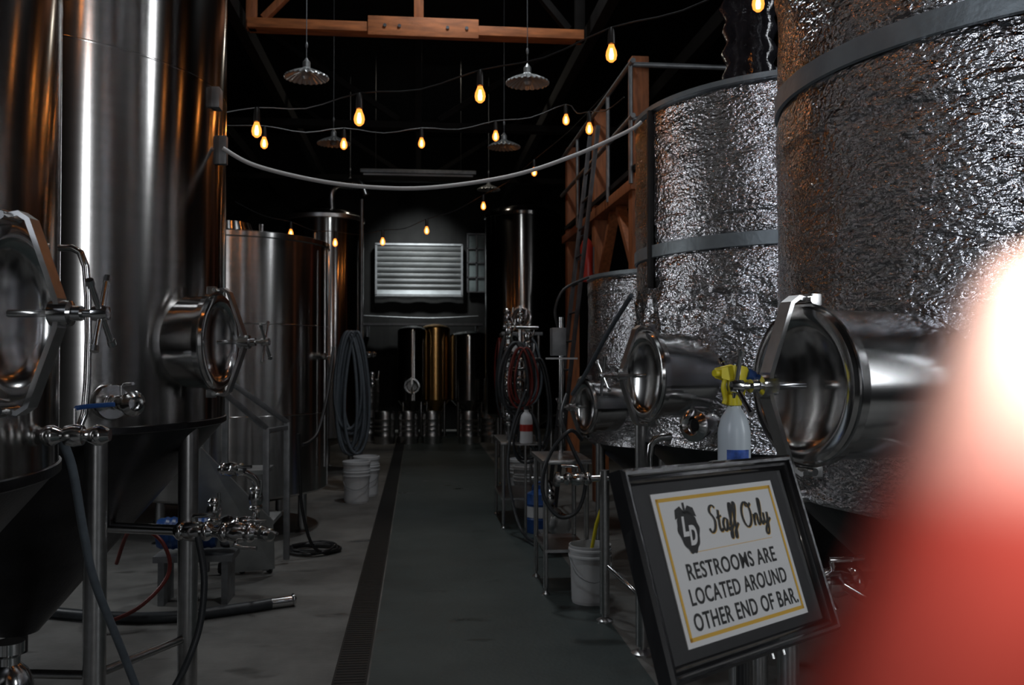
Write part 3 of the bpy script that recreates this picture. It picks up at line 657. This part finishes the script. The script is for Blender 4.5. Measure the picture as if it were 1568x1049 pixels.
for x,yy in((1.05,10.9),(1.45,10.9),(1.05,11.5),(1.45,11.5)): leg(m2,x,yy,1.9,.018)
beam(m2,'top_bar',(1.05,10.9,1.9),(1.05,11.5,1.9),.04,.04,GALV); beam(m2,'top_bar',(1.0,10.9,1.9),(1.5,10.9,1.9),.04,.04,GALV)
loops(m2,(1.1,10.85,1.88),.14,.5,5,DKH,.018,jit=.08); loops(m2,(1.3,10.83,1.85),.12,.4,3,GREYH,.016); loops(m2,(1.02,11.3,1.85),.15,.45,4,REDH,.012,nrm=(1,0,0))
jug=root('cleaner_jug',(.95,7.95,.8)) 
tube(jug,'shelf_post',[(.95,8.0,.0),(.95,8.0,.84)],.012,SATIN); box(jug,'shelf_plate',(.95,7.98,.845),(.18,.18,.012),SATIN)
lathe(jug,'jug_body',[(0,.852),(.05,.852),(.056,.86),(.056,1.05),(.045,1.10),(.02,1.13),(.02,1.16),(0,1.16)],WHITEP,(.95,7.95,0),seg=28); lathe(jug,'label',[(.057,.96),(.058,.96),(.058,1.02),(.057,1.02)],REDP,(.95,7.95,0),seg=28); lathe(jug,'cap',[(.025,1.15),(.025,1.18),(0,1.18)],BLK,(.95,7.95,0),seg=16)
lp=root('transfer_pump',(1.15,7.5,0)); box(lp,'base',(1.15,7.5,.12),(.26,.4,.04),GALV)
for x in(1.05,1.25):
    for yy in(7.36,7.64): tube(lp,'foot',[(x,yy,0),(x,yy,.11)],.02,BLK)
lathe(lp,'motor',[(0,-.15),(.08,-.15)]+[(.085+(.006 if i%2 else 0),-.14+i*.02) for i in range(14)]+[(.08,.15),(0,.15)],SATIN,(1.15,7.56,.24),(0,1,0),seg=24)
lathe(lp,'volute',[(0,-.06),(.09,-.05),(.1,0),(.09,.04),(0,.04)],POL,(1.15,7.36,.24),(0,1,0),seg=28)
tube(lp,'outlet',[(1.07,7.34,.26),(1.07,7.34,.55),(1.0,7.34,.62),(.92,7.34,.62)],.02,POL,sm=4); wheel_valve(lp,(1.07,7.34,.45),(0,0,1),.022,(-.8,-.5,0))
h=root('coiled_transfer_hose',(.95,6.1,.6))
tube(h,'hose',[(1.1,6.05,1.05),(1.0,5.95,1.12),(.86,5.95,.95),(.82,5.95,.72),(.92,5.92,.56),(1.05,5.92,.6),(1.1,5.93,.8),(1.02,5.95,1.0),(.95,6.0,1.2),(1.02,6.2,1.35)],.013,DKH,sm=6)
h=root('grey_transfer_hose',(1.1,5.2,1.3))
tube(h,'hose',[(1.18,4.95,1.95),(1.14,5.4,1.75),(1.1,5.9,1.5),(1.08,6.3,1.35)],.014,GREYH,sm=6)
hb=root('hose_hanger_post',(-.69,11.2,0)); tube(hb,'post',[(-.69,11.2,.02),(-.69,11.2,3.55)],.02,GALV); lathe(hb,'base_plate',[(0,0),(.08,0),(.08,.012),(0,.02)],GALV,(-.69,11.2,0),seg=20)
tube(hb,'hook_arm',[(-.69,11.2,1.85),(-.76,11.1,1.92),(-.8,11.0,1.9)],.014,GALV)
loops(hb,(-.77,11.03,1.92),.13,.66,12,GREYH,.02,jit=.08)
wheel_valve(hb,(-.6,11.1,1.65),(1,0,0),.022,(0,-1,.2)); wheel_valve(hb,(-.55,11.05,1.35),(0,0,1),.022,(1,0,0))

# ------------------------------------------------------------------ left skid with pump
sk=root('pump_skid_cart',(-1.25,6.5,0))
for x,yy,zt in((-1.12,6.9,1.08),(-1.02,7.25,1.1),(-1.55,6.9,1.3),(-1.5,7.3,1.3)): beam(sk,'post',(x,yy,.03),(x,yy,zt),.045,.045,GALV)
beam(sk,'handrail',(-1.12,6.9,1.08),(-1.42,6.6,1.4),.035,.035,GALV); beam(sk,'handrail',(-1.02,7.25,1.1),(-1.38,6.9,1.42),.035,.035,GALV)
beam(sk,'top_cross',(-1.12,6.9,1.06),(-1.02,7.25,1.06),.035,.035,GALV)
pts=[(-1.65,6.55,.98),(-1.5,6.5,.98),(-1.05,6.75,.42),(-1.05,6.85,.05),(-1.35,6.75,.05),(-1.55,6.6,.4)]
vs=[V(p) for p in pts]+[V(p)+V((.0,.03,0)) for p in pts]; k=6
mesh(sk,'side_plate',vs,[tuple(range(k)),tuple(range(2*k-1,k-1,-1))]+[(i,(i+1)%k,k+(i+1)%k,k+i) for i in range(k)],PLATE,smooth=False)
for x in(-1.1,-1.3,-1.45): lathe(sk,'caster',[(0,-.02),(.04,-.02),(.045,0),(.04,.02),(0,.02)],BLK,(x,6.95,.045),(1,0,0),seg=20)
box(sk,'step_lower',(-1.3,7.0,.4),(.5,.4,.03),PLATE); box(sk,'step_upper',(-1.35,7.1,.75),(.45,.35,.03),PLATE)
lathe(sk,'pump_motor',[(0,-.2),(.09,-.2),(.1,-.18)]+[(.1+(.008 if i%2 else 0),-.16+i*.02) for i in range(16)]+[(.1,.17),(0,.18)],BLUEP,(-1.5,6.2,.45),(1,.1,0),seg=28)
lathe(sk,'pump_head',[(0,0),(.1,0),(.11,.02),(.11,.06),(.07,.09),(.04,.12),(0,.12)],POL,(-1.3,6.22,.45),(1,.1,0),seg=28)
box(sk,'pump_base',(-1.45,6.2,.3),(.5,.26,.04),GALV); 
for x in(-1.65,-1.25): box(sk,'pump_foot',(x,6.2,.14),(.04,.24,.28),GALV)
tube(sk,'discharge_pipe',[(-1.2,6.22,.45),(-1.1,6.2,.47),(-1.06,6.15,.6),(-1.06,6.1,.8),(-1.2,6.0,.9)],.024,POL,sm=5)
for p,a in(((-1.06,6.12,.68),(0,0,1)),((-1.12,6.1,.52),(1,0,0)),((-1.2,6.05,.88),(1,-.3,0)),((-1.0,6.1,.45),(.6,-.8,0)),((-1.3,6.0,.62),(0,0,1))): wheel_valve(sk,p,a,.026,(.5,-.7,.3))
h=root('floor_hose',(-1.5,5.7,0)); pts=[(-2.3,5.9,.035),(-1.9,5.75,.035),(-1.5,5.7,.035),(-1.1,5.85,.035),(-.92,5.95,.035)]
tube(h,'hose',pts,.033,DKH,sm=8,seg=14); tube(h,'steel_coupling',[(-.93,5.945,.035),(-.8,6.0,.035)],.034,POL,seg=16); ferrule(h,'coupling_ring',(-.8,6.0,.04),(.9,.35,0),.024,POL,.012)
h=root('power_cord',(-.9,7.6,0)); pts=[(-.95,7.38,1.0),(-.94,7.4,.7),(-.92,7.4,.4),(-.85,7.42,.12),(-.75,7.5,.02)]
for i in range(30): 
    a=i*.75; pts.append((-.86+(.2+.03*math.sin(i*1.7))*math.cos(a),7.65+(.17+.03*math.cos(i*2.1))*math.sin(a),.014+.0012*i))
tube(h,'cord',pts,.013,BLK,sm=4,seg=8)
h=root('grey_drain_hose',(-.93,2.75,.9)); tube(h,'hose',[(-.96,2.55,1.4),(-.95,2.62,1.3),(-.945,2.70,1.1),(-.935,2.76,.95),(-.89,2.88,.7),(-.83,3.0,.4),(-.8,3.2,.08),(-.9,3.5,.025),(-1.2,3.6,.025)],.012,GREYH,sm=8)
h=root('black_fermenter_hose',(-1.0,4.2,.6)); tube(h,'hose',[(-.98,4.2,.8),(-.94,4.15,.6),(-.97,4.1,.35),(-1.1,4.0,.1),(-1.3,3.6,.02),(-1.5,3.3,.02)],.015,DKH,sm=8)
h=root('red_transfer_hose',(-1.6,5.6,.4)); tube(h,'hose',[(-1.9,6.0,.3),(-1.75,5.8,.55),(-1.55,5.7,.5),(-1.5,5.7,.3),(-1.65,5.6,.12),(-1.9,5.5,.03)],.012,REDH,sm=8)
h=root('kettle_drop_hose',(-.95,7.9,1.0)); tube(h,'hose',[(-.93,7.5,.9),(-.88,7.6,.92),(-.83,7.75,1.0),(-.78,8.0,1.3),(-.76,8.3,1.7)],.014,BLK,sm=8)
cl=root('steel_cleaning_canister',(-1.12,2.62,0))
lathe(cl,'canister',[(0,0),(.06,0),(.065,.02),(.065,.70),(.05,.74),(.03,.76),(.03,.78),(.04,.79),(.04,.82),(0,.82)],POL,(-1.12,2.64,0),seg=32)

# ------------------------------------------------------------------ hand (photographer's finger in front of lens)
th=math.radians(5.91); F=V((math.sin(th),math.cos(th),0)); Rt=V((math.cos(th),-math.sin(th),0)); CAM=V((0,0,1.6))
def hc(r,d,f): return CAM+Rt*r+F*f+V((0,0,-d+f*.0177))
hand=root('photographer_hand',hc(.03,.1,.08))
def skin_mat():
    m,nt,b=newmat('finger_skin'); tc=N(nt,'ShaderNodeTexCoord')
    no=N(nt,'ShaderNodeTexNoise'); no.inputs['Scale'].default_value=120; nt.links.new(tc.outputs['Object'],no.inputs['Vector'])
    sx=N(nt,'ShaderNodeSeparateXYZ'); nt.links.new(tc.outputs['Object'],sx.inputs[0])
    # overexposed tip and its falloff to dark red, painted into the skin colour
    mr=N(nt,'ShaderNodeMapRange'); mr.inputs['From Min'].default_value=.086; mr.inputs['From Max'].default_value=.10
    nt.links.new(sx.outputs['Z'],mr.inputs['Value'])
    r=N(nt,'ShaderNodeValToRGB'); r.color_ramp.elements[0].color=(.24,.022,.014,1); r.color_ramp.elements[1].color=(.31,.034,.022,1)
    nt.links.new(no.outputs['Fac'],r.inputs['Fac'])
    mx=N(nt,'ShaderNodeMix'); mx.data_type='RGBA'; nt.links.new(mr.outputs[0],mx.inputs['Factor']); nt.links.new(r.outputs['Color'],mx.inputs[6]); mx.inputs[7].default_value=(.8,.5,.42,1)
    nt.links.new(mx.outputs[2],b.inputs['Base Color'])
    b.inputs['Roughness'].default_value=.7; b.inputs['Specular IOR Level'].default_value=.25
    return m
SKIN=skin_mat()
def skinned(name,chains,mat,sub=2,rootv=0):
    vs=[];es=[];rad_=[]
    for ch in chains:
        prev=ch[0] if isinstance(ch[0],int) else None
        for it in (ch[1:] if prev is not None else ch):
            vs.append(V(it[0])-hand.location); rad_.append(it[1]); i=len(vs)-1
            if prev is not None: es.append((prev,i))
            prev=i
    me=bpy.data.meshes.new(name); me.from_pydata(vs,es,[]); o=bpy.data.objects.new(name,me); link(o); o.parent=hand
    sm=o.modifiers.new('skin','SKIN'); sm.use_smooth_shade=True
    for i,r in enumerate(rad_):
        rr=r if isinstance(r,tuple) else (r,r)
        me.skin_vertices[0].data[i].radius=rr
    me.skin_vertices[0].data[rootv].use_root=True
    ss=o.modifiers.new('sub','SUBSURF'); ss.levels=sub; ss.render_levels=sub
    me.materials.append(mat); return o
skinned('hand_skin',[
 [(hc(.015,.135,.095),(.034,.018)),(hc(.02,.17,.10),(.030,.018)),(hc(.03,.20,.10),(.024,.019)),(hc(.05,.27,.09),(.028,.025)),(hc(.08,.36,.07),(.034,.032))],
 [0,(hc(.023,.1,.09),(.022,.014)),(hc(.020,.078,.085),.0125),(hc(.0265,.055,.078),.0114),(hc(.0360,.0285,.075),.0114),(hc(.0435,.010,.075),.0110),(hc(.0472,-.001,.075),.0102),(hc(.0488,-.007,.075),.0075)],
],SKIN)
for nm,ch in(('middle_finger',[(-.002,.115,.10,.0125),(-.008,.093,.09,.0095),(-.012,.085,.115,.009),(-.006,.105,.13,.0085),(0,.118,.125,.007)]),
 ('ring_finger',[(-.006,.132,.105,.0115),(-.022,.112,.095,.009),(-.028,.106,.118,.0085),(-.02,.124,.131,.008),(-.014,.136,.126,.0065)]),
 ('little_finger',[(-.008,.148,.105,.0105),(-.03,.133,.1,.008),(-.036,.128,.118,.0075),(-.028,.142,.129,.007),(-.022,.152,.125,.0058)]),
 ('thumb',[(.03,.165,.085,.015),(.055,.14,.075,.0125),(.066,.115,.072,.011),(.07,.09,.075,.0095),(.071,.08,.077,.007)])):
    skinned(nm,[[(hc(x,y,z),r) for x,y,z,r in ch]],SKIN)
tube(hand,'sleeve_cuff',[hc(.052,.28,.088),hc(.07,.33,.078),hc(.09,.40,.065),hc(.12,.5,.04)],.036,simple('red_knit_sleeve',(.25,.02,.015),.8,0,.2,60,bump=.3),seg=28,sm=4,r2=.05)
ml=bpy.data.lights.new('added_fingertip_lamp','POINT'); ml.energy=.34; ml.shadow_soft_size=.004; ml.color=(1,.95,.9)  # point lamp added next to the fingertip to burn it out white
mo=bpy.data.objects.new('added_fingertip_lamp',ml); link(mo); mo.location=hc(.048,-.022,.049)

# ------------------------------------------------------------------ lights
def area(name,loc,tgt,sx,sy,en,col=(1,1,1),spread=None):
    l=bpy.data.lights.new(name,'AREA'); l.shape='RECTANGLE'; l.size=sx; l.size_y=sy; l.energy=en; l.color=col
    if spread: l.spread=math.radians(spread)
    o=bpy.data.objects.new(name,l); link(o); o.location=loc
    o.rotation_euler=(V(tgt)-V(loc)).to_track_quat('-Z','Y').to_euler(); return o
day=(.92,.96,1)
area('window_daylight_right_a',(5.4,-1.0,3.2),(-1.5,4,2.2),.3,3.0,70,day)
area('window_daylight_right_b',(5.4,4.3,4.9),(-1.5,4.6,2.2),.3,2.4,40,day)
area('window_daylight_left',(-4.4,-1.4,3.4),(2.2,2.5,2.6),.8,2.6,65,(.84,.90,1))
area('manway_fill_left',(-4.4,6.7,2.3),(1.1,2.4,1.6),.5,1.6,26,day)  # added area light, placed to reflect in the manway door and brighten it
area('loading_door_daylight',(.9,-4.3,2.2),(.9,6,1.4),1.2,3.0,30,(.95,.97,1))
area('skylight_front',(.4,3.7,6.5),(.2,3.9,0),.3,.3,30,(.9,.96,1))
area('skylight_middle',(.5,8.3,6.5),(.0,8.4,0),.3,.3,44,(.9,.96,1))
area('skylight_rear',(.3,14.6,6.5),(.2,15.5,0),.3,.3,16,(1,.9,.75))
area('louver_fill_light',(.0,18.4,5.6),(0,20.3,3.5),.4,.3,36,(.95,1,1),60)  # added lamp aimed at the louvre slats to brighten them
w=bpy.data.worlds.new('world'); S.world=w; w.use_nodes=True
w.node_tree.nodes['Background'].inputs[0].default_value=(.5,.55,.6,1); w.node_tree.nodes['Background'].inputs[1].default_value=.02

cam=bpy.data.cameras.new('camera'); co=bpy.data.objects.new('camera',cam); link(co)
co.location=(0,0,1.6); co.rotation_euler=(math.radians(91.01),0,-th); cam.lens=31.87; cam.sensor_width=36; cam.clip_start=.005; cam.clip_end=100
cam.dof.use_dof=True; cam.dof.focus_distance=3.0; cam.dof.aperture_fstop=6.0
S.camera=co
S.view_settings.view_transform='Standard'
